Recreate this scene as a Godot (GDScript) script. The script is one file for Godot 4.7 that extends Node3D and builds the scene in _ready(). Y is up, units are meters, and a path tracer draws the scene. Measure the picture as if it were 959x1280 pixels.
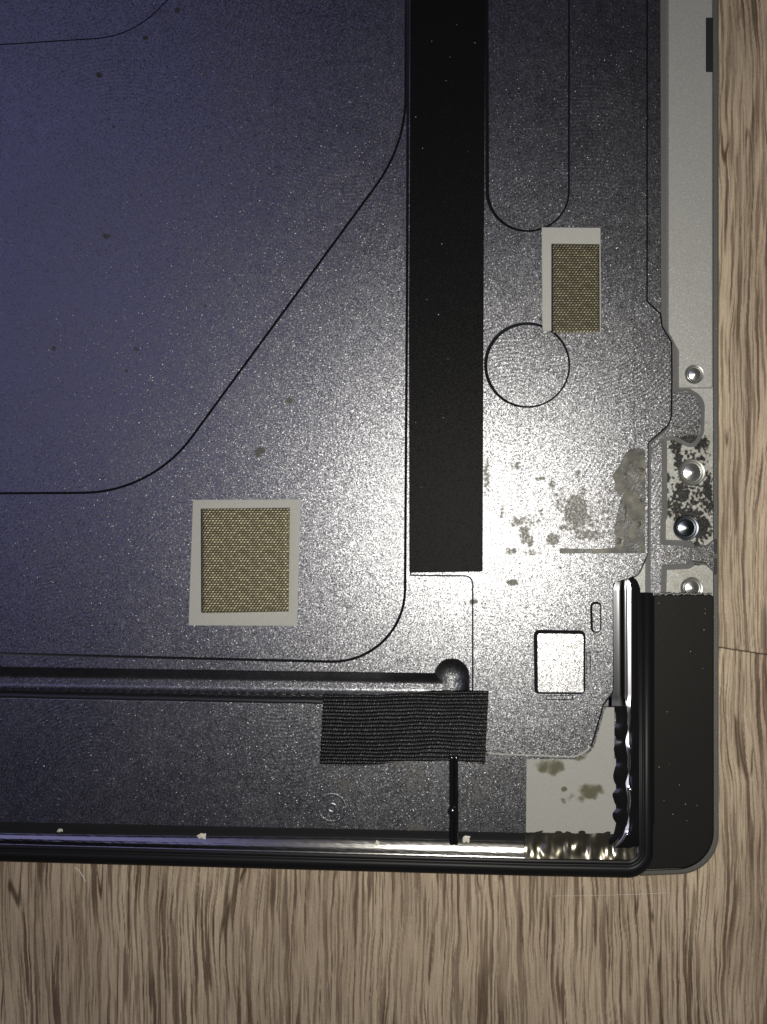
extends Node3D
# A laptop display lid, seen from above under a phone's flash, lying on a wood-look floor.
# Plan coordinates are in units of an eighth of a millimetre (x right, y towards the viewer's lower edge); heights are in millimetres above the inner plate.

const U := 0.000125          # metres per plan unit
const PLATE := 0.006         # height of the inner plate above the floor
const EYE := 0.125           # height of the camera above the plate

var rng := RandomNumberGenerator.new()
var metal: StandardMaterial3D
var metal_dark_wall: StandardMaterial3D
var matte_silver: StandardMaterial3D
var used := {}
var ripple: FastNoiseLite = null


# ---------------------------------------------------------------- plan to space

func pt(p: Vector2, h: float) -> Vector3:
	var y := PLATE + h * 0.001
	var k := (PLATE + EYE - y) / EYE
	return Vector3((p.x - 479.5) * U * k, y, (p.y - 640.0) * U * k)


func v(st: SurfaceTool, p: Vector3) -> void:
	var uv := Vector2(p.x / (960.0 * U) + 0.5, p.z / (1280.0 * U) + 0.5)
	if ripple:
		uv += Vector2(0.8, 1.2) * ripple.get_noise_2d(p.x / U, p.z / U) / 640.0
	st.set_uv(uv)
	st.add_vertex(p)


func tri(st: SurfaceTool, a: Vector3, b: Vector3, c: Vector3, out: Vector3) -> void:
	v(st, a)
	if (c - a).cross(b - a).dot(out) >= 0.0:
		v(st, b)
		v(st, c)
	else:
		v(st, c)
		v(st, b)


func quad(st: SurfaceTool, a: Vector3, b: Vector3, c: Vector3, d: Vector3, out: Vector3) -> void:
	tri(st, a, b, c, out)
	tri(st, a, c, d, out)


func mb(smooth := true) -> SurfaceTool:
	var st := SurfaceTool.new()
	st.begin(Mesh.PRIMITIVE_TRIANGLES)
	st.set_smooth_group(0 if smooth else -1)
	return st


func numbered(called: String, parent: Node) -> String:
	var key := str(parent.get_instance_id()) + called
	var n: int = used.get(key, 0)
	used[key] = n + 1
	return called if n == 0 else "%s_%03d" % [called, n]


func build(st: SurfaceTool, called: String, m: Material, parent: Node = self) -> MeshInstance3D:
	st.generate_normals()
	var o := MeshInstance3D.new()
	o.name = numbered(called, parent)
	o.mesh = st.commit()
	o.material_override = m
	parent.add_child(o, true)
	return o


func thing(called: String, label: String, category: String, group := "") -> Node3D:
	var o := Node3D.new()
	o.name = numbered(called, self)
	add_child(o, true)
	return tag(o, label, category, group)


func tag(o: Node3D, label: String, category: String, group := "") -> Node3D:
	o.set_meta("label", label)
	o.set_meta("category", category)
	if group:
		o.set_meta("group", group)
	return o


# Outline with rounded corners: every entry is (x, y, corner radius).
func outline(list: Array, closed := true, steps := 10) -> PackedVector2Array:
	var r := PackedVector2Array()
	var n := list.size()
	for i in n:
		var c: Vector3 = list[i]
		var p := Vector2(c.x, c.y)
		if c.z <= 0.0 or (not closed and (i == 0 or i == n - 1)):
			r.append(p)
			continue
		var a3: Vector3 = list[(i + n - 1) % n]
		var b3: Vector3 = list[(i + 1) % n]
		var a := (Vector2(a3.x, a3.y) - p)
		var b := (Vector2(b3.x, b3.y) - p)
		var half := absf(a.angle_to(b)) / 2.0
		var cut := minf(c.z / maxf(tan(half), 0.001), minf(a.length(), b.length()) * 0.49)
		var rad := cut * tan(half)
		var from := p + a.normalized() * cut
		var to := p + b.normalized() * cut
		var mid := p + (a.normalized() + b.normalized()).normalized() * (rad / maxf(sin(half), 0.001))
		var a0 := (from - mid).angle()
		var turn := wrapf((to - mid).angle() - a0, -PI, PI)
		for k in steps + 1:
			r.append(mid + Vector2.from_angle(a0 + turn * k / steps) * rad)
	return r


func circle(c: Vector2, r: float, n := 48) -> PackedVector2Array:
	var o := PackedVector2Array()
	for i in n:
		o.append(c + Vector2.from_angle(TAU * i / n) * r)
	return o


func area(p: PackedVector2Array) -> float:
	var s := 0.0
	for i in p.size():
		s += p[i].cross(p[(i + 1) % p.size()])
	return s / 2.0


# Every corner moved inwards by w (outwards when w is negative); keeps the number of corners.
func inset(p: PackedVector2Array, w: float) -> PackedVector2Array:
	var o := PackedVector2Array()
	var n := p.size()
	var s := signf(area(p))
	for i in n:
		var a := (p[i] - p[(i + n - 1) % n]).normalized()
		var b := (p[(i + 1) % n] - p[i]).normalized()
		var na := Vector2(-a.y, a.x) * s
		var nb := Vector2(-b.y, b.x) * s
		var m := na + nb
		o.append(p[i] + m * (w / maxf(1.0 + na.dot(nb), 0.5)))
	return o


# Simple polygons that cover the outline without its holes.
func without(outer: PackedVector2Array, holes: Array) -> Array:
	var polys := [outer]
	for hole in holes:
		var next := []
		for p in polys:
			var cut := Geometry2D.clip_polygons(p, hole)
			var ring := false
			for c in cut:
				if Geometry2D.is_polygon_clockwise(c):
					ring = true
			if not ring:
				next.append_array(cut)
				continue
			var mid := 0.0
			for q in hole:
				mid += q.x / hole.size()
			for side in [[-9000.0, mid], [mid, 9000.0]]:
				var box := PackedVector2Array([Vector2(side[0], -9000), Vector2(side[1], -9000), Vector2(side[1], 9000), Vector2(side[0], 9000)])
				for half in Geometry2D.intersect_polygons(p, box):
					next.append_array(Geometry2D.clip_polygons(half, hole))
		polys = next
	return polys


func flat(st: SurfaceTool, poly: PackedVector2Array, h: Variant) -> void:
	var t := Geometry2D.triangulate_polygon(poly)
	for i in range(0, t.size(), 3):
		var q := []
		for k in 3:
			var p := poly[t[i + k]]
			q.append(pt(p, h.call(p) if h is Callable else h))
		tri(st, q[0], q[1], q[2], Vector3.UP)


# Wall between two outlines with the same number of corners.
func wall(st: SurfaceTool, a: PackedVector2Array, ha: Variant, b: PackedVector2Array, hb: Variant, closed := true, out := Vector3.UP) -> void:
	var n := a.size()
	for i in (n if closed else n - 1):
		var j := (i + 1) % n
		var q := []
		for e in [[a[i], ha], [a[j], ha], [b[j], hb], [b[i], hb]]:
			q.append(pt(e[0], e[1].call(e[0]) if e[1] is Callable else e[1]))
		quad(st, q[0], q[1], q[2], q[3], out)


# Rows of points joined into a skin, faces up.
func skin(st: SurfaceTool, rows: Array, out := Vector3.UP) -> void:
	for i in rows.size() - 1:
		for j in rows[i].size() - 1:
			quad(st, rows[i][j], rows[i][j + 1], rows[i + 1][j + 1], rows[i + 1][j], out)


func tube(st: SurfaceTool, path: Array, radii: Array, sides := 10) -> void:
	var rings := []
	for i in path.size():
		var d: Vector3 = (path[mini(i + 1, path.size() - 1)] - path[maxi(i - 1, 0)]).normalized()
		var s := d.cross(Vector3.UP).normalized()
		var u := s.cross(d)
		var ring := []
		for k in sides + 1:
			var a := TAU * (k % sides) / sides
			ring.append(path[i] + (s * cos(a) + u * sin(a)) * radii[i])
		rings.append(ring)
	for i in rings.size() - 1:
		for k in sides:
			var m: Vector3 = (rings[i][k] + rings[i + 1][k + 1]) / 2.0 - (path[i] + path[i + 1]) / 2.0
			quad(st, rings[i][k], rings[i][k + 1], rings[i + 1][k + 1], rings[i + 1][k], m)
	for e in [0, path.size() - 1]:
		for k in sides:
			tri(st, path[e], rings[e][k], rings[e][k + 1], path[e] - path[1 if e == 0 else e - 1])


func lathe(st: SurfaceTool, c: Vector2, profile: Array, seg := 36) -> void:
	for i in profile.size() - 1:
		var a: Vector2 = profile[i]
		var b: Vector2 = profile[i + 1]
		st.set_smooth_group(i)
		for k in seg:
			var d0 := Vector2.from_angle(TAU * k / seg)
			var d1 := Vector2.from_angle(TAU * (k + 1) / seg)
			var rise := Vector2(b.y - a.y, (a.x - b.x) * U * 1000.0)   # outward normal of a profile that runs from the axis outwards or down
			var dir := (d0 + d1).normalized()
			var out := Vector3(dir.x * -rise.x, rise.y, dir.y * -rise.x)
			if b.x > a.x:
				out = Vector3(dir.x * -(b.y - a.y), (b.x - a.x) * U * 1000.0, dir.y * -(b.y - a.y))
			elif b.x < a.x:
				out = Vector3(dir.x * (b.y - a.y), (a.x - b.x) * U * 1000.0, dir.y * (b.y - a.y))
			var base := pt(c, 0.0)
			var q := []
			for e in [[a, d0], [a, d1], [b, d1], [b, d0]]:
				q.append(base + Vector3(e[1].x * e[0].x * U, e[0].y * 0.001, e[1].y * e[0].x * U))
			quad(st, q[0], q[1], q[2], q[3], out)


# ---------------------------------------------------------------- materials

func mat(c: Color, rough: float, metallic := 0.0, spec := 0.5) -> StandardMaterial3D:
	var m := StandardMaterial3D.new()
	m.albedo_color = c.linear_to_srgb()
	m.roughness = rough
	m.metallic = metallic
	m.metallic_specular = spec
	return m


func noise(seed_: int, freq: float, octaves := 3) -> FastNoiseLite:
	var n := FastNoiseLite.new()
	n.seed = seed_
	n.noise_type = FastNoiseLite.TYPE_SIMPLEX_SMOOTH
	n.frequency = freq
	n.fractal_type = FastNoiseLite.FRACTAL_FBM if octaves > 1 else FastNoiseLite.FRACTAL_NONE
	n.fractal_octaves = octaves
	return n


func picture(w: int, h: int, bytes: PackedByteArray) -> ImageTexture:
	return ImageTexture.create_from_image(Image.create_from_data(w, h, false, Image.FORMAT_RGB8, bytes))


# Blasted grain with faint rings left by the milling cutter.
func grain_map() -> ImageTexture:
	var w := 1280
	var h := 1706
	var b := PackedByteArray()
	b.resize(w * h * 3)
	var centres := [Vector2(350, 800), Vector2(735, 380), Vector2(150, 250), Vector2(430, 60), Vector2(900, 900), Vector2(640, 520), Vector2(120, 1000)]
	var patch := noise(5, 0.008, 2)
	var i := 0
	for y in h:
		for x in w:
			var p := Vector2(x * 0.75, y * 0.75)
			var best := 1e9
			var c := Vector2.ZERO
			for q in centres:
				var d := p.distance_squared_to(q)
				if d < best:
					best = d
					c = q
			var r := sqrt(best)
			var away := (p - c) / maxf(r, 1.0)
			var ring := sin(r * 1.32) * 0.034 * clampf(0.5 + 1.3 * patch.get_noise_2d(p.x, p.y), 0.0, 1.0)
			var rough := 0.26 if rng.randf() < 0.07 else 0.085
			var sx := rng.randfn(0.0, rough) + away.x * ring
			var sy := rng.randfn(0.0, rough) + away.y * ring
			if p.y < 560.0 and absf(p.x - 793.0 - sin(p.y * 0.13)) < 1.0:
				sx += 0.07
			var k := 1.0 / sqrt(1.0 + sx * sx + sy * sy)
			b[i] = int(clampf(127.5 + 127.5 * sx * k, 0, 255))
			b[i + 1] = int(clampf(127.5 + 127.5 * sy * k, 0, 255))
			b[i + 2] = int(clampf(127.5 + 127.5 * k, 0, 255))
			i += 3
	return picture(w, h, b)


# Stains: [centre x, y, radius x, y, strength]; how far a place is inside any of them, broken up by noise.
func blot(x: float, y: float, spots: Array, n: FastNoiseLite, rag: float) -> float:
	var m := -1.0
	for s in spots:
		var dx: float = (x - s[0]) / s[2]
		var dy: float = (y - s[1]) / s[3]
		var d := dx * dx + dy * dy
		if d < 3.0:
			m = maxf(m, (1.0 - d) * s[4])
	return m + rag * n.get_noise_2d(x, y) if m > -1.0 else -1.0


func stain_maps() -> Array:
	var w := 960
	var h := 1280
	var col := Image.create(w, h, false, Image.FORMAT_RGB8)
	var mr := Image.create(w, h, false, Image.FORMAT_RGB8)
	col.fill(Color.WHITE)
	var smudge := noise(21, 0.006, 4)
	var fine := noise(23, 0.05, 2)
	for y in h:
		for x in w:
			var r := 0.41 + 0.035 * smudge.get_noise_2d(x, y) + 0.03 * fine.get_noise_2d(x, y)
			mr.set_pixel(x, y, Color(1, r, 0))
	var ragged := noise(31, 0.09, 4)
	var gritty := noise(33, 0.15, 4)
	var residue := [[720, 640, 19, 26, 1.2], [700, 625, 10, 14, 0.35], [660, 650, 22, 9, 0.35], [735, 650, 18, 22, 0.4], [760, 640, 14, 40, 0.3], [735, 668, 26, 8, 0.7], [656, 668, 9, 15, 0.9], [646, 652, 12, 8, 0.6], [692, 674, 11, 9, 1.1], [662, 676, 6, 10, 0.8], [640, 688, 9, 5, 0.8], [609, 596, 5, 26, 0.6], [690, 606, 5, 7, 0.7], [676, 598, 9, 3, 0.6], [730, 612, 4, 8, 0.6], [645, 580, 8, 7, 0.5], [722, 594, 4, 9, 0.6], [628, 640, 4, 9, 0.5], [704, 660, 6, 5, 0.8], [676, 640, 4, 6, 0.6], [664, 690, 12, 4, 0.5]]
	for y in range(540, 705):
		for x in range(598, 800):
			var m := smoothstep(0.0, 0.55, blot(x, y, residue, gritty, 0.85) - 0.1) * clampf(0.75 + 0.9 * fine.get_noise_2d(x * 6.0, y * 6.0), 0.3, 1.0)
			if m > 0.0:
				var t := 0.5 + 0.35 * fine.get_noise_2d(x * 3.0, y * 3.0)
				col.set_pixel(x, y, Color.WHITE.lerp(Color(0.72, 0.70, 0.62) * (0.6 + 0.5 * t), m * 0.8))
				mr.set_pixel(x, y, Color(1.0 - 0.62 * m, 0.42 + 0.15 * m, 0))
	# dark thread glue in the hinge well
	var goo := [[862, 549, 24, 6, 1.0], [880, 552, 12, 9, 0.9], [848, 558, 8, 10, 0.9], [852, 575, 6, 16, 0.7], [856, 616, 13, 15, 0.8], [889, 612, 6, 26, 0.9], [862, 642, 26, 9, 0.9], [880, 660, 14, 18, 1.0], [846, 634, 14, 12, 0.6], [870, 575, 20, 12, 0.35], [872, 622, 30, 26, 0.25], [893, 632, 8, 8, 0.9], [866, 680, 18, 4, 0.9], [845, 678, 7, 3, 0.7], [872, 704, 14, 3, 0.8], [838, 596, 4, 8, 0.7]]
	for y in range(525, 742):
		for x in range(826, 904):
			var m := smoothstep(0.05, 0.4, blot(x, y, goo, gritty, 1.05))
			var dirt := clampf(0.12 + 0.3 * ragged.get_noise_2d(x * 0.5, y * 0.5), 0.0, 0.4)
			var c := Color.WHITE.lerp(Color(0.75, 0.7, 0.58), dirt)
			col.set_pixel(x, y, c.lerp(Color(0.1, 0.09, 0.075), m))
			mr.set_pixel(x, y, Color(1.0 - m, 0.4 + 0.1 * m, 0))
	# small spots and smears on the plate
	var spots := [[325, 563, 8, 5, 0.9], [362, 500, 7, 4, 0.7], [322, 568, 4, 4, 0.9], [122, 90, 4, 4, 1.0], [180, 43, 4, 3, 1.0], [220, 8, 4, 4, 0.8], [130, 292, 6, 4, 0.4], [168, 435, 4, 3, 0.5], [65, 434, 4, 4, 0.4], [156, 462, 2, 2, 0.9], [140, 155, 2, 2, 0.9], [433, 984, 14, 13, 0.3], [516, 972, 15, 24, 0.25], [500, 955, 14, 8, 0.3], [520, 1036, 16, 6, 0.6], [600, 990, 10, 20, 0.2], [255, 380, 2, 2, 0.9], [592, 752, 6, 4, 0.7], [641, 728, 8, 5, 0.6], [730, 1030, 6, 3, 0.4]]
	for s in spots:
		for y in range(maxi(int(s[1] - s[3] * 2), 0), int(s[1] + s[3] * 2)):
			for x in range(maxi(int(s[0] - s[2] * 2), 0), int(s[0] + s[2] * 2)):
				var m := smoothstep(0.02, 0.4, blot(x, y, [s], ragged, 0.5)) * minf(1.0, 0.4 + s[4] * 0.5)
				if m > 0.0:
					col.set_pixel(x, y, Color.WHITE.lerp(Color(0.3, 0.3, 0.33) if s[0] < 300 and s[1] < 470 else Color(0.55, 0.53, 0.46), m))
					mr.set_pixel(x, y, Color(1.0 - 0.8 * m, 0.375 + 0.25 * m, 0))
	return [ImageTexture.create_from_image(col), ImageTexture.create_from_image(mr)]


# Brown-grey wood-look print: long wavy dark pores along the board on a paler ground.
func wood_maps() -> Array:
	var w := 1024
	var h := 1536
	var b := PackedByteArray()
	b.resize(w * h * 3)
	var hb := PackedByteArray()
	hb.resize(w * h * 3)
	var bend := noise(41, 0.0042, 2)
	var wide := noise(42, 1.0, 2)
	var pore := noise(43, 1.0, 2)
	var vein := noise(44, 1.0, 1)
	var fibre := noise(45, 1.0, 1)
	var i := 0
	for y in h:
		for x in w:
			var q := x + 15.0 * bend.get_noise_2d(x * 0.7, y * 0.45) + 1.6 * bend.get_noise_2d(x * 5.0, y * 3.0)
			var tone := wide.get_noise_2d(q * 0.010, y * 0.0016)
			var local := clampf(0.5 + 1.5 * wide.get_noise_2d(q * 0.022 + 90.0, y * 0.004), 0.0, 1.0)
			var p := pore.get_noise_2d(q * 0.128, y * 0.0034)
			var dark := smoothstep(0.11, 0.32, p) * (0.28 + 0.6 * local)
			var thin := smoothstep(0.16, 0.40, pore.get_noise_2d(q * 0.20 + 300.0, y * 0.0048)) * 0.5
			var line := 1.0 - absf(vein.get_noise_2d(q * 0.034, y * 0.0017 + 40.0)) * 14.0
			var broken := smoothstep(-0.15, 0.25, wide.get_noise_2d(q * 0.05 - 60.0, y * 0.0065))
			dark = clampf(maxf(maxf(dark, thin), clampf(line * 1.4, 0.0, 1.0) * broken), 0.0, 1.0)
			var f := fibre.get_noise_2d(q * 0.5, y * 0.016) * 0.06 + rng.randf_range(-0.03, 0.03)
			var pale := Color(0.70, 0.637, 0.548).lerp(Color(0.60, 0.538, 0.462), clampf(0.5 + tone * 0.9, 0.0, 1.0))
			var c := pale.lerp(Color(0.27, 0.215, 0.17), dark * 0.82)
			b[i] = int(clampf((c.r + f) * 255.0, 0, 255))
			b[i + 1] = int(clampf((c.g + f) * 255.0, 0, 255))
			b[i + 2] = int(clampf((c.b + f * 0.9) * 255.0, 0, 255))
			var hh := int(clampf((0.8 - 0.7 * dark + f * 0.5) * 255.0, 0, 255))
			hb[i] = hh
			hb[i + 1] = hh
			hb[i + 2] = hh
			i += 3
	return [picture(w, h, b), picture(w, h, hb)]


# Woven conductive fabric, one repeat of a twill: [colour, height].
func weave_maps() -> Array:
	var n := 128
	var col := Image.create(n, n, false, Image.FORMAT_RGB8)
	var hgt := Image.create(n, n, false, Image.FORMAT_RGB8)
	var shade := []
	for k in 64:
		shade.append(rng.randf_range(0.72, 1.08))
	for y in n:
		for x in n:
			var t := y / 16.0
			var ft := fposmod(t, 1.0) - 0.5
			var sx := x / 16.0 + floorf(t) * 0.5 + ft * 0.45
			var fu := fposmod(sx, 1.0) - 0.5
			var hh := clampf(cos(fu * PI) * cos(ft * PI) * 1.25 - 0.1, 0.0, 1.0)
			hgt.set_pixel(x, y, Color(hh, hh, hh))
			var light: float = shade[int(t) * 8 + posmod(int(floorf(sx)), 8)]
			var c := Color(0.31, 0.295, 0.245).lerp(Color(0.92, 0.88, 0.75) * light, clampf(hh * 1.15 - 0.1, 0.0, 1.0))
			col.set_pixel(x, y, c)
	return [ImageTexture.create_from_image(col), ImageTexture.create_from_image(hgt)]


# Ribbed cloth tape: thread floats along each rib.
func cloth_maps() -> Array:
	var n := 128
	var col := Image.create(n, n, false, Image.FORMAT_RGB8)
	var hgt := Image.create(n, n, false, Image.FORMAT_RGB8)
	var wob := noise(61, 0.06, 2)
	for y in n:
		for x in n:
			var row := int(y / 16.0)
			var ft := fposmod(y / 16.0, 1.0) - 0.5
			var fu := fposmod(x / 10.667 + row * 0.37 + 0.4 * wob.get_noise_2d(x, y), 1.0) - 0.5
			var rib := cos(ft * PI)
			var float_ := clampf(cos(fu * PI) * 1.3 - 0.2, 0.0, 1.0)
			var hh := clampf(rib * (0.45 + 0.55 * float_), 0.0, 1.0)
			hgt.set_pixel(x, y, Color(hh, hh, hh))
			col.set_pixel(x, y, Color(0.035, 0.035, 0.04).lerp(Color(0.25, 0.25, 0.26), pow(hh, 5.0)))
	return [ImageTexture.create_from_image(col), ImageTexture.create_from_image(hgt)]


# ---------------------------------------------------------------- the plate's plan

const FAR := -54.0           # how far the lid goes on beyond the picture

func lower(p: Vector2) -> float:   # height of what lies round the raised panel
	if p.y > 884.0:
		return -0.08 - (p.y - 884.0) * 0.0028
	if p.x > 770.0:
		return -0.16 if p.y < 538.0 else -1.2
	return -0.08


func groove_top(x: float) -> float:
	if x > 540.0:
		return 819.0
	return 830.6 + 0.0136 * x


func strip_top(x: float) -> float:   # where the groove ends and the lower strip begins
	return minf(873.0 + 0.0225 * x, 884.0)


func groove_depth(x: float, y: float) -> float:
	var g := y - (834.0 + 0.0147 * x)
	var h := -0.08
	if x < 566.0 and g > 0.0:
		if g < 13.0:
			h = -0.08 - 1.5 * sin(g / 13.0 * PI / 2.0)
		elif g < 20.0:
			h = -1.58
		else:
			h = lerpf(-1.58, lower(Vector2(x, y)), smoothstep(20.0, 40.0, g))
	var d := absf(x - 565.0) if y > 845.0 else Vector2(x, y).distance_to(Vector2(565, 845))
	if d < 20.5:
		h = minf(h, -0.08 - 1.7 * sqrt(maxf(0.0, 1.0 - pow(d / 20.5, 2.0))))
	return h


func _ready() -> void:
	rng.seed = 7
	# camera
	var cam := Camera3D.new()
	cam.name = "camera"
	cam.fov = rad_to_deg(2.0 * atan(640.0 * U / EYE))
	cam.near = 0.01
	cam.far = 20.0
	cam.rotation_degrees.x = -90
	cam.position = Vector3(0, PLATE + EYE, 0)
	add_child(cam)
	# a dark room
	var env := Environment.new()
	env.background_mode = Environment.BG_COLOR
	env.background_color = Color(0.035, 0.037, 0.045).linear_to_srgb() * 0.35
	env.tonemap_mode = Environment.TONE_MAPPER_LINEAR
	env.tonemap_exposure = 1.0
	env.sdfgi_enabled = true
	env.ssao_enabled = true
	env.ssil_enabled = true
	var we := WorldEnvironment.new()
	we.name = "dark_room"
	we.environment = env
	add_child(we)
	# the phone's flash, beside the lens
	var flash := AreaLight3D.new()
	flash.name = "flash_lamp"
	flash.area_size = Vector2(0.007, 0.007)
	flash.area_normalize_energy = true
	flash.light_energy = 0.0205
	flash.light_color = Color(1.0, 0.985, 0.94)
	flash.area_range = 3.0
	flash.shadow_enabled = true
	flash.rotation_degrees.x = -90
	flash.position = Vector3((700 - 479.5) * U, PLATE + EYE + 0.002, (690 - 640) * U)
	add_child(flash)
	# bluish light of a window on the ceiling, mirrored in the left of the plate
	var glow := AreaLight3D.new()
	glow.name = "ceiling_lamp"
	glow.area_size = Vector2(1.5, 1.8)
	glow.area_normalize_energy = true
	glow.light_energy = 0.73
	glow.light_color = Color(0.72, 0.715, 1.0)
	glow.area_range = 8.0
	glow.shadow_enabled = true
	glow.rotation_degrees.x = -90
	glow.position = Vector3(-1.12, 2.0, -0.66)
	add_child(glow)

	# materials
	var grain := grain_map()
	var stains := stain_maps()
	metal = mat(Color(0.185, 0.186, 0.198), 1.0, 1.0)
	metal.albedo_texture = stains[0]
	metal.metallic_texture = stains[1]
	metal.metallic_texture_channel = BaseMaterial3D.TEXTURE_CHANNEL_RED
	metal.roughness_texture = stains[1]
	metal.roughness_texture_channel = BaseMaterial3D.TEXTURE_CHANNEL_GREEN
	metal.normal_enabled = true
	metal.normal_texture = grain
	metal.normal_scale = 1.0
	matte_silver = mat(Color(0.32, 0.32, 0.30), 0.5, 0.25)
	matte_silver.albedo_texture = stains[0]
	matte_silver.normal_enabled = true
	matte_silver.normal_texture = grain
	matte_silver.normal_scale = 0.8
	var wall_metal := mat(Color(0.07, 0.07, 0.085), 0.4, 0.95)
	var edge_metal := mat(Color(0.15, 0.15, 0.14), 0.45, 0.4)
	edge_metal.normal_enabled = true
	edge_metal.normal_texture = grain
	var polished := mat(Color(0.30, 0.293, 0.285), 0.22, 1.0)
	var black_gloss := mat(Color(0.006, 0.006, 0.007), 0.16, 0.0, 0.55)
	black_gloss.clearcoat_enabled = true
	black_gloss.clearcoat = 1.0
	black_gloss.clearcoat_roughness = 0.1
	var rubber := mat(Color(0.007, 0.007, 0.008), 0.45, 0.0, 0.3)
	var cover_black := mat(Color(0.0125, 0.0115, 0.0106), 0.5, 0.0, 0.22)
	cover_black.normal_enabled = true
	cover_black.normal_texture = grain
	cover_black.normal_scale = 0.25

	floor_boards()
	lid(wall_metal, edge_metal, polished, black_gloss, rubber, cover_black)
	tapes(grain)
	pads(grain)
	wires(black_gloss)


func floor_boards() -> void:
	var maps := wood_maps()
	var m := mat(Color(1, 1, 1), 0.55, 0.0, 0.35)
	m.albedo_color = Color(1, 1, 1)
	m.albedo_texture = maps[0]
	m.heightmap_enabled = true
	m.heightmap_texture = maps[1]
	m.heightmap_scale = 0.012
	m.uv1_scale = Vector3(960.0 / 1024.0, 1280.0 / 1536.0, 1)
	m.uv1_offset = Vector3(0.03, 0.08, 0)
	var other := m.duplicate()
	other.uv1_offset = Vector3(-0.47, 0.2, 0)
	var ground := Node3D.new()
	ground.name = "floor"
	ground.set_meta("kind", "structure")
	add_child(ground)
	var gap := 1.1
	for col in [[-2100.0, -520.0, 300.0], [-520.0, 1060.0, 0.0], [1060.0, 2640.0, -700.0]]:
		var cuts := [-4200.0, 744.0 + col[2], 5200.0]
		for k in 2:
			var l: float = col[0] + gap * 0.5
			var r: float = col[1] - gap * 0.5
			var tilt := func(x: float, y: float) -> float: return y + (0.155 * (x - 479.5) if absf(y) < 2500.0 else 0.0)
			var y0: float = cuts[k] + gap * 0.5
			var y1: float = cuts[k + 1] - gap * 0.5
			var top := PackedVector2Array([Vector2(l, tilt.call(l, y0)), Vector2(r, tilt.call(r, y0)), Vector2(r, tilt.call(r, y1)), Vector2(l, tilt.call(l, y1))])
			var st := mb(false)
			flat(st, inset(top, 1.2), -6.0)
			wall(st, inset(top, 1.2), -6.0, top, -6.12)
			wall(st, top, -6.12, top, -9.0, true, Vector3(0, 1, 0))
			build(st, "plank", m if k == 1 else other, ground)
	var bed := mb(false)
	flat(bed, PackedVector2Array([Vector2(-2200, -4300), Vector2(2800, -4300), Vector2(2800, 5300), Vector2(-2200, 5300)]), -8.5)
	build(bed, "underlay", mat(Color(0.03, 0.025, 0.02), 0.9), ground)


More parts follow.
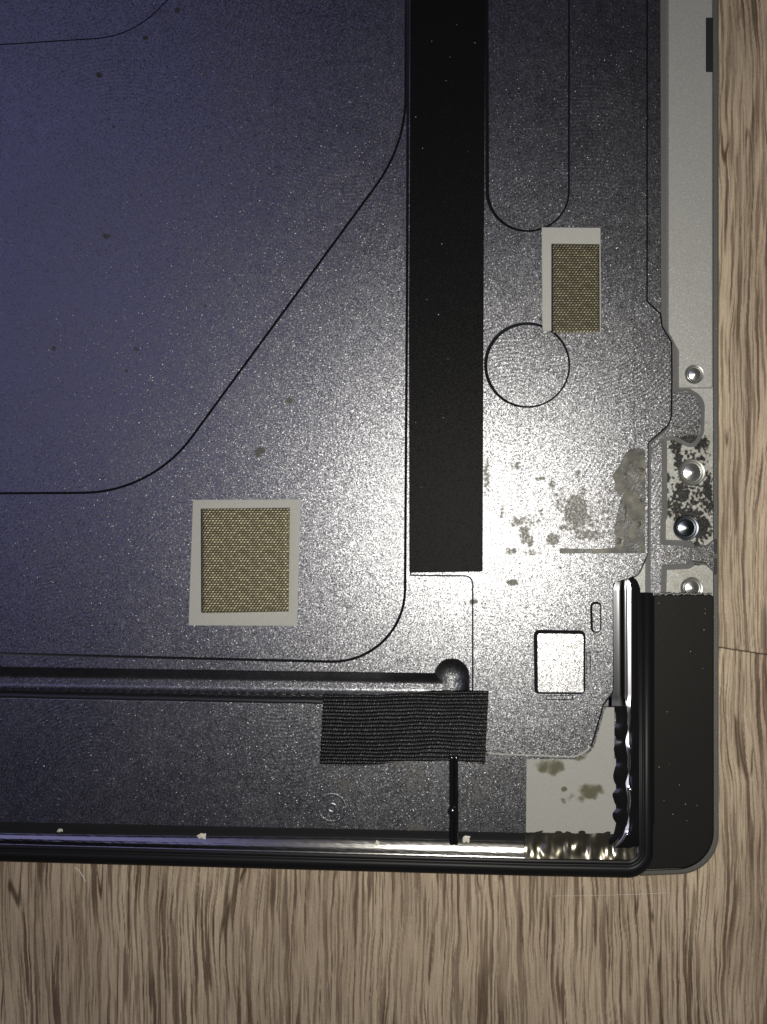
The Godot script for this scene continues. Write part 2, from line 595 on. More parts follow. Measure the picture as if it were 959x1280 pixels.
func lid(wall_metal: Material, edge_metal: Material, polished: Material, black_gloss: Material, rubber: Material, cover_black: Material) -> void:
	var t := thing("laptop_lid", "bare dark grey aluminium laptop lid lying face up on the wood floor", "laptop lid")
	# outlines
	var field := outline([Vector3(FAR, FAR, 0), Vector3(512, FAR, 0), Vector3(511, 300, 0), Vector3(507.5, 831, 92), Vector3(FAR, 817.5, 0)], true, 16)
	var basin := outline([Vector3(FAR, FAR, 0), Vector3(509, FAR, 0), Vector3(508.5, 182, 190), Vector3(190, 617, 172), Vector3(FAR, 618.5, 0)], true, 18)
	var corner := outline([Vector3(FAR, FAR, 0), Vector3(330, FAR, 0), Vector3(240, -30, 60), Vector3(165, 46, 120), Vector3(FAR, 60, 0)], true, 14)
	var panel := outline([Vector3(514.5, FAR, 0), Vector3(514.5, 718, 0), Vector3(592, 719, 11), Vector3(592, 925, 16), Vector3(612, 941, 8), Vector3(735, 946, 30), Vector3(753, 881, 14), Vector3(766, 864, 12), Vector3(766, 728, 6), Vector3(797, 719, 14), Vector3(809.5, 692, 18), Vector3(809.5, 553, 5), Vector3(838, 528, 22), Vector3(839, 470, 0), Vector3(838.5, 428, 8), Vector3(826.5, 408, 8), Vector3(825, 393, 3), Vector3(808, 377, 3), Vector3(808, FAR, 0)], true, 8)
	var panel_foot := inset(panel, -2.0)
	var slot := outline([Vector3(606, FAR - 20.0, 40), Vector3(713, FAR - 20.0, 40), Vector3(712.5, 290, 53), Vector3(607, 290, 52.5)], true, 16)
	var disc := circle(Vector2(659, 456), 54, 64)
	var square := outline([Vector3(667, 787, 7), Vector3(732, 788, 7), Vector3(732, 868, 6), Vector3(668, 867.5, 6)], true, 5)
	var notch := outline([Vector3(737.5, 752, 6), Vector3(752, 752, 6), Vector3(752, 791, 6), Vector3(738.5, 791, 6)], true, 6)
	var tab := outline([Vector3(682, 869.5, 1), Vector3(717, 868.5, 1), Vector3(717, 875, 1), Vector3(682.5, 875, 1)], true, 3)
	var tick := outline([Vector3(733, 815, 1), Vector3(738.5, 815, 1), Vector3(738.5, 842, 1), Vector3(733, 842, 1)], true, 3)

	# the wide field on the left: two shallow steps down towards the upper left
	var st := mb(false)
	var field_in := inset(field, 3.4)
	for p in without(field_in, [basin]):
		flat(st, p, -0.42)
	build(st, "recessed_field", metal, t)
	st = mb(false)
	for p in without(inset(basin, 3.0), [corner]):
		flat(st, p, -0.78)
	build(st, "deep_field", metal, t)
	st = mb(false)
	flat(st, inset(corner, 1.5), -0.86)
	build(st, "corner_field", metal, t)
	st = mb()
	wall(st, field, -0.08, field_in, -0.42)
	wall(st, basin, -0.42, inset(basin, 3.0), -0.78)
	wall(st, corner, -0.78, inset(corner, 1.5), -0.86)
	build(st, "field_step", wall_metal, t)

	# border round the field and above the groove
	st = mb(false)
	var border := PackedVector2Array([Vector2(FAR, FAR), Vector2(540, FAR), Vector2(594, 700), Vector2(594, 884), Vector2(590, 884), Vector2(590, 819), Vector2(540, 819), Vector2(540, groove_top(540.0)), Vector2(FAR, groove_top(FAR))])
	for p in without(border, [field, panel_foot]):
		flat(st, p, -0.08)
	# lower strip, falling slightly towards the edge
	var strip := PackedVector2Array()
	for x in [FAR, 0.0, 200.0, 400.0, 489.0, 590.0]:
		strip.append(Vector2(x, strip_top(x)))
	strip.append_array(PackedVector2Array([Vector2(594, 884), Vector2(770, 884), Vector2(770, 1044), Vector2(660, 1041), Vector2(0, 1027), Vector2(FAR, 1022)]))
	for p in without(strip, [panel_foot]):
		flat(st, p, lower)
	build(st, "back_plate", metal, t)
	# groove with its round end
	var xs := []
	var x0 := FAR
	while x0 < 530.0:
		xs.append(x0)
		x0 += 30.0
	xs.append_array([530.0, 534.0, 537.0, 540.0])
	for k in 34:
		xs.append(540.001 + k * 1.515)
	st = mb()
	for part in 2:
		var rows := []
		for x in xs:
			if (x > 540.0) != (part == 1):
				continue
			var row := []
			for k in 49:
				var y := lerpf(groove_top(x), strip_top(x), k / 48.0)
				row.append(pt(Vector2(x, y), groove_depth(x, y) if k < 48 else lower(Vector2(x, y))))
			rows.append(row)
		skin(st, rows)
	build(st, "cable_groove", metal, t)

	# raised panel with its pockets
	st = mb(false)
	for p in without(panel, [slot, disc, square, notch]):
		flat(st, p, 0.0)
	build(st, "raised_panel", metal, t)
	st = mb()
	var worn := mb()
	for i in panel.size():
		var j := (i + 1) % panel.size()
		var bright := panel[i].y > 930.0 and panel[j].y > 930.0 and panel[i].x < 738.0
		var a := PackedVector2Array([panel[i], panel[j]])
		var b := PackedVector2Array([panel_foot[i], panel_foot[j]])
		wall(worn if bright else st, a, 0.0, b, lower, false)
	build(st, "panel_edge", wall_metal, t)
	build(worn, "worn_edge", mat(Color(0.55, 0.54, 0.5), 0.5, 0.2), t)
	var bare := metal.duplicate()
	bare.albedo_color = Color(0.5, 0.5, 0.51).linear_to_srgb()
	for e in [[slot, 3.6, 0.5, "slot_pocket"], [disc, 3.4, 0.5, "round_pocket"], [square, 3.8, 0.6, "square_pocket"], [notch, 2.4, 0.22, "small_slot"]]:
		st = mb(false)
		var foot := PackedVector2Array()
		for p in inset(e[0], e[1]):
			foot.append(p + Vector2(1.1, 1.1) * (e[1] / 4.0))
		flat(st, foot, -e[2])
		var o := build(st, e[3], bare if e[3] == "square_pocket" else metal, t)
		st = mb()
		wall(st, e[0], 0.0, inset(e[0], 0.7), -0.02)
		wall(st, inset(e[0], 0.7), -0.02, foot, -e[2])
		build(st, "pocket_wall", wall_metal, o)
	for e in [tab, tick]:
		st = mb(false)
		flat(st, inset(e, 1.0), 0.09)
		wall(st, inset(e, 1.0), 0.09, e, 0.0)
		build(st, "raised_tab", metal, t)
	# pressed ring mark on the lower strip
	st = mb()
	for r in [[18.5, 17.0, 0.05], [17.0, 15.5, 0.0], [6.5, 4.5, 0.1], [4.5, 2.0, -0.12]]:
		var c := Vector2(415, 1010)
		var ho := func(p: Vector2) -> float: return lower(p) + 0.012 + (0.0 if r[0] in [18.5, 6.5] else (0.05 if r[0] == 17.0 else 0.1))
		var hi := func(p: Vector2) -> float: return lower(p) + 0.012 + r[2]
		wall(st, circle(c, r[0], 40), ho, circle(c, r[1], 40), hi)
	build(st, "ring_mark", metal, t)

	hinge_side(t, wall_metal, edge_metal, cover_black)
	rim(t, polished, black_gloss, rubber)

	# underside
	st = mb(false)
	var whole := outline([Vector3(FAR, FAR, 0), Vector3(896, FAR, 0), Vector3(896, 1088, 48), Vector3(800, 1091, 0), Vector3(FAR, 1073, 0)], true, 14)
	flat(st, whole, -2.6)
	wall(st, whole, -2.6, inset(whole, 12.0), -5.9, true, Vector3(0, -1, 0))
	flat(st, inset(whole, 12.0), -5.9)
	build(st, "outer_shell", edge_metal, t)


func post(t: Node3D, c: Vector2, r: float, floor_h: float, m: Material) -> void:
	var st := mb()
	lathe(st, c, [Vector2(0.0, floor_h + 0.62), Vector2(r * 0.12, floor_h + 0.60), Vector2(r * 0.62, floor_h + 0.62 - r * 0.5 * U * 1000.0 * 0.34), Vector2(r * 0.70, floor_h + 0.0), Vector2(r * 0.78, floor_h + 0.02), Vector2(r * 0.82, floor_h + 0.30), Vector2(r * 0.94, floor_h + 0.34), Vector2(r, floor_h + 0.22), Vector2(r * 1.02, floor_h)])
	build(st, "screw_post", m, t)


func hinge_side(t: Node3D, wall_metal: Material, edge_metal: Material, cover_black: Material) -> void:
	var slope_metal := mat(Color(0.17, 0.17, 0.17), 0.5, 0.2)
	var st := mb(false)
	flat(st, PackedVector2Array([Vector2(800, FAR), Vector2(893.5, FAR), Vector2(893.5, 760), Vector2(770, 760), Vector2(770, 700), Vector2(800, 700)]), -1.2)
	build(st, "hinge_well", matte_silver, t)
	# narrow ledge beside the panel and the slope down into the well
	st = mb(false)
	flat(st, PackedVector2Array([Vector2(810, FAR), Vector2(825.5, FAR), Vector2(826, 394), Vector2(824, 395), Vector2(810, 379)]), -0.16)
	build(st, "ledge", metal, t)
	st = mb()
	var lip := outline([Vector3(825.5, FAR, 0), Vector3(826.5, 408, 12), Vector3(839, 430, 10), Vector3(840, 490, 0)], false)
	var toe := PackedVector2Array()
	for p in lip:
		toe.append(p + Vector2(8.5, 0.0 if p.y < 400.0 else -1.0))
	wall(st, lip, -0.16, toe, -1.19, false)
	build(st, "well_slope", slope_metal, t)
	# pale strip along the edge
	st = mb(false)
	var pale := outline([Vector3(836, FAR, 0), Vector3(890, FAR, 0), Vector3(890, 484, 2), Vector3(849, 484, 1), Vector3(849, 438, 8), Vector3(836, 417, 6)], true, 6)
	flat(st, pale, -0.78)
	wall(st, pale, -0.78, inset(pale, -1.8), -1.19)
	build(st, "edge_strip", matte_silver, t)
	# milled tongue, rib and bar round the screw wells
	st = mb(false)
	var tongue := outline([Vector3(841, 491, 1), Vector3(858, 488, 8), Vector3(877, 500, 18), Vector3(876, 540, 14), Vector3(866, 557, 8), Vector3(842, 545, 3), Vector3(828, 548, 2), Vector3(815, 561, 2), Vector3(813, 556, 2), Vector3(834, 537, 10), Vector3(841, 512, 10)], true, 6)
	flat(st, inset(tongue, 0.5), -0.55)
	build(st, "tongue", metal, t)
	var rib := outline([Vector3(814, 564, 1), Vector3(827, 553, 1), Vector3(827.5, 645, 1), Vector3(825.5, 650, 1), Vector3(825.5, 681, 1), Vector3(862, 683, 3), Vector3(862, 704, 3), Vector3(827, 706, 1), Vector3(826, 744, 0), Vector3(813.5, 744, 0)], true, 4)
	st = mb(false)
	flat(st, rib, -0.32)
	build(st, "rib", metal, t)
	st = mb(false)
	var bar := outline([Vector3(865, 685, 1), Vector3(884, 683, 6), Vector3(893, 676, 1), Vector3(893, 714, 1), Vector3(884, 705, 6), Vector3(865, 702, 1)], true, 4)
	flat(st, bar, -0.7)
	build(st, "bar", metal, t)
	st = mb()
	wall(st, inset(tongue, 0.5), -0.55, inset(tongue, -4.5), -1.19)
	wall(st, rib, -0.32, inset(rib, -7.0), -1.185)
	wall(st, bar, -0.7, inset(bar, -2.0), -1.18)
	build(st, "milled_slope", slope_metal, t)
	var chrome := mat(Color(0.50, 0.50, 0.48), 0.27, 0.9)
	post(t, Vector2(870, 467), 12.0, -0.78, chrome)
	post(t, Vector2(868, 590), 17.0, -1.2, chrome)
	post(t, Vector2(861, 660), 16.0, -1.2, mat(Color(0.26, 0.28, 0.32), 0.25, 1.0))
	post(t, Vector2(868, 736), 14.0, -1.2, chrome)
	# dark slots in the side wall
	var dark := mat(Color(0.01, 0.01, 0.01), 0.6)
	for e in [[882.5, 22.0, 891.5, 90.0, -0.70], [892.5, 674.0, 896.0, 692.0, -0.62], [892.5, 698.0, 896.0, 718.0, -0.62]]:
		st = mb(false)
		var box := outline([Vector3(e[0], e[1], 1), Vector3(e[2], e[1], 1), Vector3(e[2], e[3], 1), Vector3(e[0], e[3], 1)], true, 3)
		flat(st, box, e[4])
		wall(st, box, e[4], inset(box, -0.4), e[4] - 0.3)
		build(st, "side_slot", dark, t)
	# outer edge of the lid
	st = mb(false)
	var brink := outline([Vector3(891.5, FAR, 0), Vector3(892.5, 1085, 47), Vector3(800, 1089, 0)], false, 16)
	var mid := outline([Vector3(896.5, FAR, 0), Vector3(897, 1089, 50), Vector3(800, 1093, 0)], false, 16)
	var low := outline([Vector3(898.5, FAR, 0), Vector3(898.5, 1091, 51), Vector3(800, 1095, 0)], false, 16)
	wall(st, brink, -1.25, brink, -0.75, false, Vector3(-1, 0.1, 0))
	wall(st, brink, -0.75, mid, -0.9, false)
	wall(st, mid, -0.9, low, -1.6, false)
	wall(st, low, -1.6, mid, -3.0, false, Vector3(1, 0, 0.2))
	build(st, "lid_edge", edge_metal, t)
	# black hinge cover
	st = mb()
	var plate := outline([Vector3(817, 743, 0), Vector3(892.5, 743.5, 5), Vector3(892, 1084, 46), Vector3(800, 1087, 0), Vector3(800, 1060, 0), Vector3(817, 1030, 0)], true, 14)
	var plate_in := inset(plate, 1.6)
	st.set_smooth_group(-1)
	flat(st, plate_in, -0.25)
	wall(st, plate_in, -0.25, plate, -0.42)
	wall(st, plate, -0.42, plate, -1.3, true, Vector3(0, 0.1, 0))
	var cover := build(st, "hinge_cover", cover_black, t)
	st = mb()
	var seam := []
	for k in 40:
		var p := Vector2(818.0 + k * 1.85, 742.5 + rng.randf_range(-1.2, 1.0))
		seam.append(pt(p, -0.3 + rng.randf_range(-0.05, 0.1)))
	var thick := []
	for k in 40:
		thick.append(rng.randf_range(0.6, 1.7) * U)
	tube(st, seam, thick, 6)
	build(st, "torn_seam", edge_metal, cover)


func rim(t: Node3D, polished: Material, black_gloss: Material, rubber: Material) -> void:
	# black rubber rim: right side, corner, bottom
	var inner := outline([Vector3(799, 741, 0), Vector3(798.5, 1075, 14), Vector3(660, 1073, 0), Vector3(0, 1055, 0), Vector3(FAR, 1048, 0)], false, 12)
	var outer := outline([Vector3(817, 741, 0), Vector3(817, 1098, 32), Vector3(660, 1095, 0), Vector3(0, 1077, 0), Vector3(FAR, 1070, 0)], false, 12)
	var st := mb()
	var profile := [[0.0, -1.2], [0.02, 0.05], [0.12, 0.34], [0.26, 0.30], [0.30, 0.12], [0.36, 0.40], [0.58, 0.55], [0.80, 0.46], [0.84, 0.22], [0.93, 0.1], [1.0, -0.5], [1.0, -4.5]]
	var rows := []
	for e in profile:
		var row := []
		for k in inner.size():
			row.append(pt(inner[k].lerp(outer[k], e[0]), e[1]))
		rows.append(row)
	for i in rows.size() - 1:
		skin(st, [rows[i], rows[i + 1]], Vector3.UP if i < 10 else Vector3(0.4, 0, 1))
	for i in rows.size() - 2:    # closed end at the hinge
		tri(st, rows[0][0], rows[i + 1][0], rows[i + 2][0], Vector3(0, 0, -1))
	build(st, "rubber_rim", rubber, t)

	# bright inner chamfer along the bottom
	var wob := noise(77, 0.05, 2)
	var chamfer := [[0.0, -0.49], [0.08, -0.54], [0.20, -0.74], [0.30, -0.82], [0.34, -0.81]]
	for k in 20:
		var f := k / 19.0
		chamfer.append([lerpf(0.37, 0.98, f), lerpf(-0.80, -0.02, pow(f, 1.7)) + rng.randf_range(-0.008, 0.008)])
	chamfer.append([1.03, 0.0])
	var cols := []
	var x := FAR
	while x < 664.0:
		cols.append(x)
		x += 4.0
	rows = []
	for e in chamfer:
		var row := []
		for c in cols:
			var top: float = 1027.0 + c * 0.0212
			var bot: float = 1055.0 + c * 0.0273
			row.append(pt(Vector2(c, lerpf(top, bot, lerpf(e[0], pow(e[0], 0.62), smoothstep(520.0, 0.0, c))) + 0.25 * wob.get_noise_2d(c * 9.0, e[0] * 300.0)), e[1] + 0.012 * wob.get_noise_2d(c * 14.0, e[0] * 40.0)))
		rows.append(row)
	st = mb()
	skin(st, rows.slice(0, 5))
	build(st, "chamfer_foot", mat(Color(0.02, 0.02, 0.022), 0.35, 0.3), t)
	st = mb()
	skin(st, rows.slice(4))
	build(st, "bright_chamfer", polished, t)

	# hardened glue along the corner: bumpy, half clear over the bright chamfer
	rows = []
	for i in 15:
		var f := i / 14.0
		var row := []
		for k in 76:
			var c := 656.0 + k * 1.9
			var top := 1041.0 + 0.01 * (c - 656.0) - 2.5 * absf(sin((c - 656.0) * 0.105)) - 2.0 * wob.get_noise_2d(c * 1.3, 7.0)
			var bot := 1073.0 + 0.012 * (c - 656.0)
			var bulge := 0.22 * sin(f * PI) * (0.4 + absf(sin((c - 650.0) * 0.085 + 2.0 * wob.get_noise_2d(c, 3.0)))) + 0.16 * wob.get_noise_2d(c * 0.9, f * 22.0)
			row.append(pt(Vector2(c, lerpf(top, bot, f)), lerpf(-0.52, 0.05, f) - 0.4 * sin(f * PI) + bulge))
		rows.append(row)
	st = mb()
	skin(st, rows)
	var amber := mat(Color(0.13, 0.12, 0.095), 0.24, 0.85)
	amber.clearcoat_enabled = true
	amber.clearcoat = 0.8
	amber.clearcoat_roughness = 0.08
	build(st, "corner_chamfer", amber, t)

	# gutter down the right side
	var gut := [[764.0, -0.12], [767.0, -0.03], [769.5, 0.05], [772.0, 0.13], [774.5, 0.19], [776.5, 0.16], [778.5, 0.04], [780.5, -0.02], [783.0, 0.04], [784.5, 0.13], [786.5, 0.19], [788.5, 0.25], [790.5, 0.27], [794.0, 0.22], [797.0, 0.12], [800.5, 0.02], [800.5, -1.2]]
	rows = []
	for k in 121:
		var f := k / 120.0
		var y := lerpf(722.0, 1060.0, f)
		var row := []
		var wave := smoothstep(868.0, 888.0, y)
		var bead := wave * (2.8 * absf(sin((y - 868.0) * 0.112 + 1.2 * wob.get_noise_2d(y * 0.4, 90.0))) + 0.7 * wob.get_noise_2d(y * 1.2, 20.0))
		var inner_bead := wave * (2.2 * sin((y - 880.0) * 0.115) + 1.2 * wob.get_noise_2d(y * 0.8, 60.0))
		var round_end := sqrt(clampf((y - 722.0) / 14.0, 0.0, 1.0))
		for e in gut:
			var px: float = e[0]
			var h: float = e[1]
			if px < 781.0:
				px += wave * 5.0 - bead * clampf((779.0 - px) / 8.0, 0.0, 1.0) * 1.6
				h += wave * 0.06 * (absf(sin((y - 868.0) * 0.112)) - 0.5)
			elif px < 796.0:
				px += inner_bead * 0.55 - wave * 2.0
				h += wave * 0.16 * sin((y - 880.0) * 0.115 + 1.0)
			if h > -1.0:
				h = lerpf(-0.2, h, round_end)
				h += lower(Vector2(700, y)) * 0.7 if y > 884.0 and px < 786.0 else 0.0
			px = lerpf(782.0, px, 0.55 + 0.45 * round_end)
			var bend := clampf((y - 1030.0) / 30.0, 0.0, 1.0)
			if h > -1.0:
				px -= bend * bend * 22.0 * smoothstep(801.0, 786.0, e[0])
				h -= bend * bend * 0.55
			row.append(pt(Vector2(px + (y - 722.0) * 0.004, y), h))
		rows.append(row)
	var strips := [[0, 10, 0, 58, "gutter"], [0, 10, 57, 121, "glue_bead"], [9, 12, 0, 121, "bright_lip"], [11, 17, 0, 121, "gutter_wall"]]
	for e in strips:
		var cut := []
		for k in range(e[2], e[3]):
			cut.append(rows[k].slice(e[0], e[1]))
		st = mb()
		skin(st, cut)
		var m: Material = black_gloss
		if e[4] == "gutter":
			m = mat(Color(0.13, 0.13, 0.135), 0.25, 1.0)
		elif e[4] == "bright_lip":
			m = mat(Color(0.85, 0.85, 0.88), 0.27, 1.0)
		build(st, e[4], m, t)


func tapes(grain: Texture2D) -> void:
	# long black tape
	var st := mb(false)
	var strip := outline([Vector3(514.5, FAR, 0), Vector3(607, FAR, 0), Vector3(604.5, 400, 0), Vector3(603.5, 714.5, 2), Vector3(512, 716, 2), Vector3(511.5, 400, 0)], true, 4)
	flat(st, inset(strip, 0.8), 0.17)
	wall(st, inset(strip, 0.8), 0.17, strip, 0.1)
	wall(st, strip, 0.1, strip, -0.1, true, Vector3(0, 0.1, 0))
	var m := mat(Color(0.0045, 0.0045, 0.0047), 0.5, 0.0, 0.17)
	m.normal_enabled = true
	m.normal_texture = grain
	m.normal_scale = 0.9
	tag(build(st, "black_tape", m), "long straight matte black tape strip running from the top edge down the plate", "tape")

	# torn film left over beside the hinge
	st = mb(false)
	var film := outline([Vector3(765, 595, 1), Vector3(774, 583, 2), Vector3(786, 562, 3), Vector3(798, 559.5, 3), Vector3(806.5, 563, 2), Vector3(806.5, 691, 0), Vector3(700, 691.5, 0), Vector3(700, 685.5, 0), Vector3(740, 686.5, 1), Vector3(770, 685, 4), Vector3(768, 664, 3), Vector3(772, 641, 2), Vector3(777, 622, 3), Vector3(768, 611, 2), Vector3(770, 603, 2)], true, 3)
	flat(st, film, 0.03)
	wall(st, film, 0.03, inset(film, -0.3), 0.002)
	var fm := mat(Color(0.145, 0.142, 0.122), 0.5, 0.0, 0.5)
	var im := Image.create(128, 128, false, Image.FORMAT_RGBA8)
	var n := noise(88, 0.035, 4)
	for y in 128:
		for x in 128:
			var a := n.get_noise_2d(x, y)
			var c := 0.75 + 0.45 * n.get_noise_2d(x + 300, y)
			im.set_pixel(x, y, Color(c, c * 0.98, c * 0.93, clampf(0.72 + 0.6 * a, 0.3, 1.0)))
	fm.albedo_texture = ImageTexture.create_from_image(im)
	fm.uv1_scale = Vector3(960.0 / 130.0, 1280.0 / 130.0, 1)
	fm.transparency = BaseMaterial3D.TRANSPARENCY_ALPHA
	var torn := thing("torn_film", "torn brownish film of old tape stuck beside the hinge well", "tape residue")
	build(st, "film", fm, torn)
	st = mb()
	for s in [[801, 587, 5, 3], [800, 626, 3.4, 2.6], [798, 655, 4, 4], [787, 578, 2.5, 2], [781, 593, 3, 2], [782, 640, 1.2, 12], [773, 676, 5, 5]]:
		var c := Vector2(s[0], s[1])
		var ring := PackedVector2Array()
		for k in 14:
			ring.append(c + Vector2.from_angle(TAU * k / 14) * Vector2(s[2], s[3]) * rng.randf_range(0.65, 1.1))
		var small := PackedVector2Array()
		for p in ring:
			small.append(c.lerp(p, 0.6))
		flat(st, small, 0.09)
		wall(st, small, 0.09, ring, 0.034)
	build(st, "dark_fleck", mat(Color(0.045, 0.04, 0.032), 0.5), torn)

	# pale tape patch in the corner
	st = mb(false)
	var patch := PackedVector2Array([Vector2(658.5, 949), Vector2(770, 949), Vector2(770, 1042.6), Vector2(657.5, 1040.2)])
	var over := func(p: Vector2) -> float: return lower(p) + 0.03
	flat(st, patch, over)
	# its narrow tongue between the panel's contour and the gutter
	var side := outline([Vector3(716, 950, 0), Vector3(741, 940, 22), Vector3(757, 884, 8), Vector3(768, 884, 0), Vector3(768, 950, 0)], true, 8)
	flat(st, side, func(p: Vector2) -> float: return lower(p) + 0.028)
	var pm := mat(Color(0.30, 0.30, 0.275), 0.6, 0.0, 0.4)
	var pim := Image.create(256, 256, false, Image.FORMAT_RGB8)
	var rag := noise(91, 0.05, 4)
	for y in 256:
		for x in 256:
			var px := 650.0 + x * 0.5
			var py := 925.0 + y * 0.5
			var s := smoothstep(-0.05, 0.75, blot(px, py, [[690, 962, 21, 12, 0.75], [741, 993, 17, 12, 0.85], [728, 1000, 22, 6, 0.4], [709, 990, 4, 4, 0.8], [708, 1004, 4, 5, 0.5], [724, 948, 14, 7, 0.5], [750, 930, 14, 3, 0.3]], rag, 0.75))
			var g := rng.randf_range(0.9, 1.0)
			pim.set_pixel(x, y, Color(g, g, g).lerp(Color(0.52, 0.50, 0.40), s * 0.9))
	pm.albedo_texture = ImageTexture.create_from_image(pim)
	pm.uv1_scale = Vector3(960.0 / 128.0, 1280.0 / 128.0, 1)
	pm.uv1_offset = Vector3(-650.0 / 128.0 + 0.02, -925.0 / 128.0 + 0.02, 0)
	pm.normal_enabled = true
	pm.normal_texture = null
	pm.normal_enabled = false
	tag(build(st, "pale_tape_patch", pm), "pale grey stained tape patch in the lid's lower right corner", "tape patch")

	# ribbed black cloth tape over the cable
	var maps := cloth_maps()
	var cm := mat(Color(1, 1, 1), 0.4, 0.0, 0.5)
	cm.albedo_texture = maps[0]
	cm.heightmap_enabled = true
	cm.heightmap_texture = maps[1]
	cm.heightmap_scale = 0.02
	cm.uv1_scale = Vector3(960.0 / 37.5, 1280.0 / 37.5, 1)
	var top := [Vector2(404.5, 868.5), Vector2(430, 868), Vector2(470, 868.5), Vector2(505, 866), Vector2(547, 863.5), Vector2(590, 863), Vector2(611, 863.5)]
	var bottom := [Vector2(399.5, 955), Vector2(425, 957), Vector2(455, 957.5), Vector2(472, 956), Vector2(500, 951.5), Vector2(540, 951), Vector2(575, 951), Vector2(606.5, 956)]
	var rows := []
	var frame := noise(93, 0.12, 2)
	for j in 61:
		var f := j / 60.0
		var row := []
		for i in 53:
			var g := i / 52.0
			var p := along(top, g).lerp(along(bottom, g), f)
			if j == 0 or j == 60:
				p.y += 1.1 * frame.get_noise_2d(p.x * 2.0, j)
			if i == 0 or i == 52:
				p.x += 0.8 * frame.get_noise_2d(i, p.y * 2.0)
			var h := 0.16 + lower(p) * smoothstep(880.0, 900.0, p.y) * smoothstep(592.0, 560.0, p.x)
			h += 0.25 * exp(-pow((p.y - 878.0) / 9.0, 2.0)) * smoothstep(590.0, 440.0, p.x) + 0.10 * exp(-pow((p.x - 567.0) / 8.0, 2.0)) * smoothstep(900.0, 940.0, p.y)
			h += 0.05 * frame.get_noise_2d(p.x * 0.4, p.y * 0.4)
			if j == 0 or j == 60 or i == 0 or i == 52:
				h -= 0.12
			row.append(pt(p, h))
		rows.append(row)
	st = mb()
	ripple = noise(95, 0.012, 2)
	skin(st, rows)
	ripple = null
	tag(build(st, "cloth_tape", cm), "short ribbed black cloth tape stuck across the cable groove", "tape")


func along(list: Array, f: float) -> Vector2:
	var g := f * (list.size() - 1)
	var i := mini(int(g), list.size() - 2)
	return list[i].lerp(list[i + 1], g - i)


func pad(t: Node3D, corners: Array, h0: float, thick: float, m: Material) -> void:
	var marks := [0.0, 0.008, 0.02, 0.04, 0.07, 0.12, 0.2, 0.35, 0.5, 0.65, 0.8, 0.88, 0.93, 0.96, 0.98, 0.992, 1.0]
	var rows := []
	for f in marks:
		var row := []
		for g in marks:
			var p: Vector2 = corners[0].lerp(corners[1], g).lerp(corners[3].lerp(corners[2], g), f)
			var d: float = minf(minf(g, 1.0 - g), minf(f, 1.0 - f))
			var k := clampf(d / 0.04, 0.0, 1.0)
			var h := h0 + thick * (0.35 + 0.65 * sqrt(1.0 - pow(1.0 - k, 2.0)))
			if d <= 0.0:
				h = h0
			row.append(pt(p, h + 0.04 * sin(g * 9.0) * sin(f * 7.0) * k))
		rows.append(row)
	var st := mb()
	skin(st, rows)
	build(st, "foam_pad", m, t)


func sheet(t: Node3D, corners: Array, h: float, m: Material) -> void:
	var st := mb(false)
	var p := PackedVector2Array(corners)
	flat(st, p, h)
	wall(st, p, h, inset(p, -0.3), h - 0.03)
	build(st, "adhesive_sheet", m, t)


func pads(grain: Texture2D) -> void:
	var maps := weave_maps()
	var fm := mat(Color(0.88, 0.86, 0.79), 0.42, 0.1)
	fm.albedo_texture = maps[0]
	fm.heightmap_enabled = true
	fm.heightmap_texture = maps[1]
	fm.heightmap_scale = 0.02
	fm.uv1_scale = Vector3(960.0 / 32.8, 1280.0 / 23.4, 1)
	var sm := mat(Color(0.32, 0.32, 0.295), 0.6, 0.0, 0.4)
	sm.normal_enabled = true
	sm.normal_texture = grain
	sm.normal_scale = 0.6
	var big := thing("shielding_pad", "large square gold mesh shielding pad framed by pale adhesive on all sides", "foam pad", "conductive foam pads")
	sheet(big, [Vector2(241.5, 625), Vector2(376, 624.5), Vector2(371, 782), Vector2(236, 781.5)], -0.38, sm)
	pad(big, [Vector2(252, 635.5), Vector2(362.5, 634.5), Vector2(361, 764.5), Vector2(252.5, 766.5)], -0.38, 1.5, fm)
	var worn := fm.duplicate()
	worn.albedo_color = Color(0.48, 0.475, 0.44).linear_to_srgb()
	var small := thing("shielding_pad", "small narrow gold mesh shielding pad overlapping the round pocket's edge", "foam pad", "conductive foam pads")
	sheet(small, [Vector2(677.5, 284.5), Vector2(750.5, 285), Vector2(751, 416), Vector2(678.5, 413)], 0.03, sm)
	pad(small, [Vector2(691, 304.5), Vector2(749.5, 305), Vector2(750, 415.5), Vector2(691, 416.5)], 0.03, 1.7, worn)


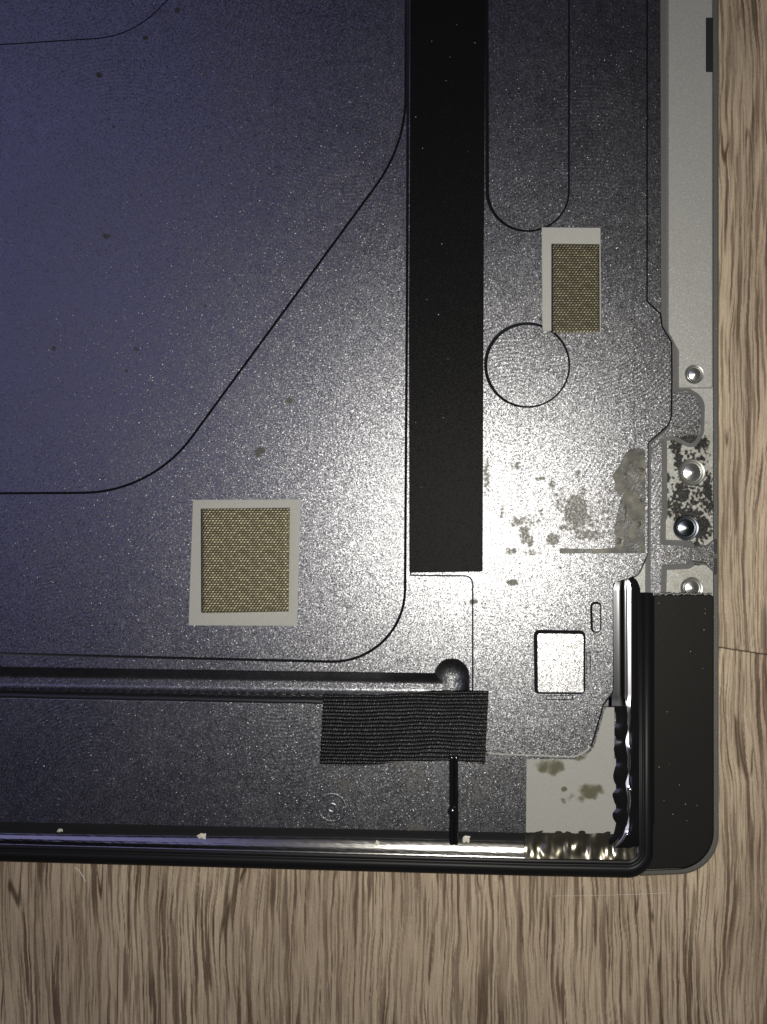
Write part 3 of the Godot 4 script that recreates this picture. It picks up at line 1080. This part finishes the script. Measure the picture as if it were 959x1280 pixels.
func wires(black_gloss: Material) -> void:
	# cable lying in the groove
	var m := mat(Color(0.010, 0.010, 0.012), 0.36, 0.0, 0.5)
	var path := []
	var rad := []
	var n := noise(97, 0.02, 2)
	for k in 110:
		var x := FAR + k * 6.6
		path.append(pt(Vector2(x, 868.5 + 0.0205 * x + 0.4 * n.get_noise_2d(x, 0)), -0.62))
		rad.append(5.0 * U)
	var c := thing("groove_cable", "black cable lying along the groove and passing under the cloth tape", "cable")
	var st := mb()
	tube(st, path, rad, 12)
	build(st, "jacket", m, c)
	st = mb()
	path = []
	rad = []
	for k in 330:
		var x := FAR + k * 2.15
		path.append(pt(Vector2(x, 861.5 + 0.0185 * x + 1.0 * sin(x * 0.55) + 0.6 * n.get_noise_2d(x * 4.0, 9)), -0.45 + 0.06 * cos(x * 0.55)))
		rad.append((1.5 + 0.4 * n.get_noise_2d(x * 6.0, 2)) * U)
	tube(st, path, rad, 6)
	build(st, "twisted_thread", m, c)
	# short black wire pair down to the chamfer
	var w := thing("wire_pair", "short black wire pair running from the cloth tape down to the bright chamfer", "wire")
	for side in [-1.0, 1.0]:
		path = []
		rad = []
		for k in 28:
			var y := 944.0 + k * 4.1
			var p := Vector2(567.5 + side * 2.7 + 0.5 * n.get_noise_2d(y * 3.0, side * 50.0), y)
			path.append(pt(p, (lower(p) if y < 1040.0 else lower(p) - (y - 1040.0) * 0.03) + 0.24))
			rad.append((2.9 + 0.3 * n.get_noise_2d(y * 5.0, side * 10.0)) * U)
		st = mb()
		tube(st, path, rad, 10)
		build(st, "strand", black_gloss, w)
	st = mb()
	path = []
	rad = []
	for k in 9:
		path.append(pt(Vector2(565.5, 1006.0 + k * 2.0), lower(Vector2(565, 1012)) + 0.35))
		rad.append((1.0 + 4.4 * sin(PI * (k + 0.5) / 9.0)) * U)
	tube(st, path, rad, 8)
	build(st, "glue_lump", black_gloss, w)
	dust()
	# flecks of pale glue on the chamfer
	var gm := mat(Color(0.55, 0.53, 0.45), 0.6)
	var names := ["first pale glue fleck from the left on the bright lower chamfer", "round cream glue fleck on the bright chamfer below the large shielding pad", "small yellowish glue fleck on the chamfer left of the wire pair", "ragged white glue fleck on the chamfer just right of the wire pair"]
	var at := [[75, 1036, 6, 6, 0.75], [253, 1045, 6.5, 5, 0.72], [471, 1055, 4.5, 5, 0.72], [583, 1048, 7, 7, 0.76]]
	for i in 4:
		var s: Array = at[i]
		st = mb()
		var cc := Vector2(s[0], s[1])
		var ringr := []
		for k in 16:
			ringr.append(rng.randf_range(0.55, 1.15))
		for e in [[0.0, 0.55, 0.14, 0.12], [0.55, 1.0, 0.12, -0.05]]:
			var a := PackedVector2Array()
			var b := PackedVector2Array()
			for k in 16:
				var d: Vector2 = Vector2.from_angle(TAU * k / 16) * Vector2(s[2], s[3]) * ringr[k]
				a.append(cc + d * e[0])
				b.append(cc + d * e[1])
			wall(st, a, e[2] - s[4], b, e[3] - s[4])
		tag(build(st, "glue_fleck", gm), names[i], "glue", "glue flecks on the chamfer")


func dust() -> void:
	var st := mb(false)
	for k in 200:
		if k % 12 == 1 or k % 12 == 5 or k % 12 == 0 or k % 12 == 4:
			continue
		var p := Vector2.ZERO
		var h := 0.0
		match k % 4:
			0:
				p = Vector2(rng.randf_range(518, 600), rng.randf_range(5, 710))
				h = 0.185
			1:
				p = Vector2(rng.randf_range(822, 888), rng.randf_range(750, 1035))
				h = -0.235
			2:
				p = Vector2(rng.randf_range(10, 640), rng.randf_range(895, 1020))
				h = lower(p) + 0.015
			3:
				p = Vector2(rng.randf_range(5, 490), rng.randf_range(5, 600))
				h = -0.4
		if k % 4 == 3 and p.y > 600.0 - p.x * 0.9:
			continue
		if k % 4 == 3:
			h = -0.765
		var r0 := rng.randf_range(0.25, 0.7)
		var poly := PackedVector2Array()
		for i in 5:
			poly.append(p + Vector2.from_angle(TAU * i / 5.0 + k) * r0 * rng.randf_range(0.5, 1.3))
		flat(st, poly, h)
	var o := build(st, "dust", mat(Color(0.3, 0.3, 0.29), 0.8))
	o.set_meta("kind", "stuff")
	o.set_meta("label", "fine pale dust specks scattered over the lid and tape")
	o.set_meta("category", "dust")
	var texts := ["pale curved fibre lying on the wood just below the lid's left end", "thin pale fibre lying on the wood below the lid's corner"]
	var lines := [[Vector2(93, 1084), Vector2(99, 1088), Vector2(104, 1096), Vector2(107, 1102)], [Vector2(690, 1120), Vector2(740, 1119.5), Vector2(790, 1118), Vector2(838, 1116)]]
	for i in 2:
		var path := []
		var rad := []
		for k in 17:
			path.append(pt(along(lines[i], k / 16.0), -5.97))
			rad.append((0.5 if i == 0 else 0.16) * U)
		st = mb()
		tube(st, path, rad, 5)
		tag(build(st, "fibre", mat(Color(0.6, 0.58, 0.54), 0.7)), texts[i], "fibre")
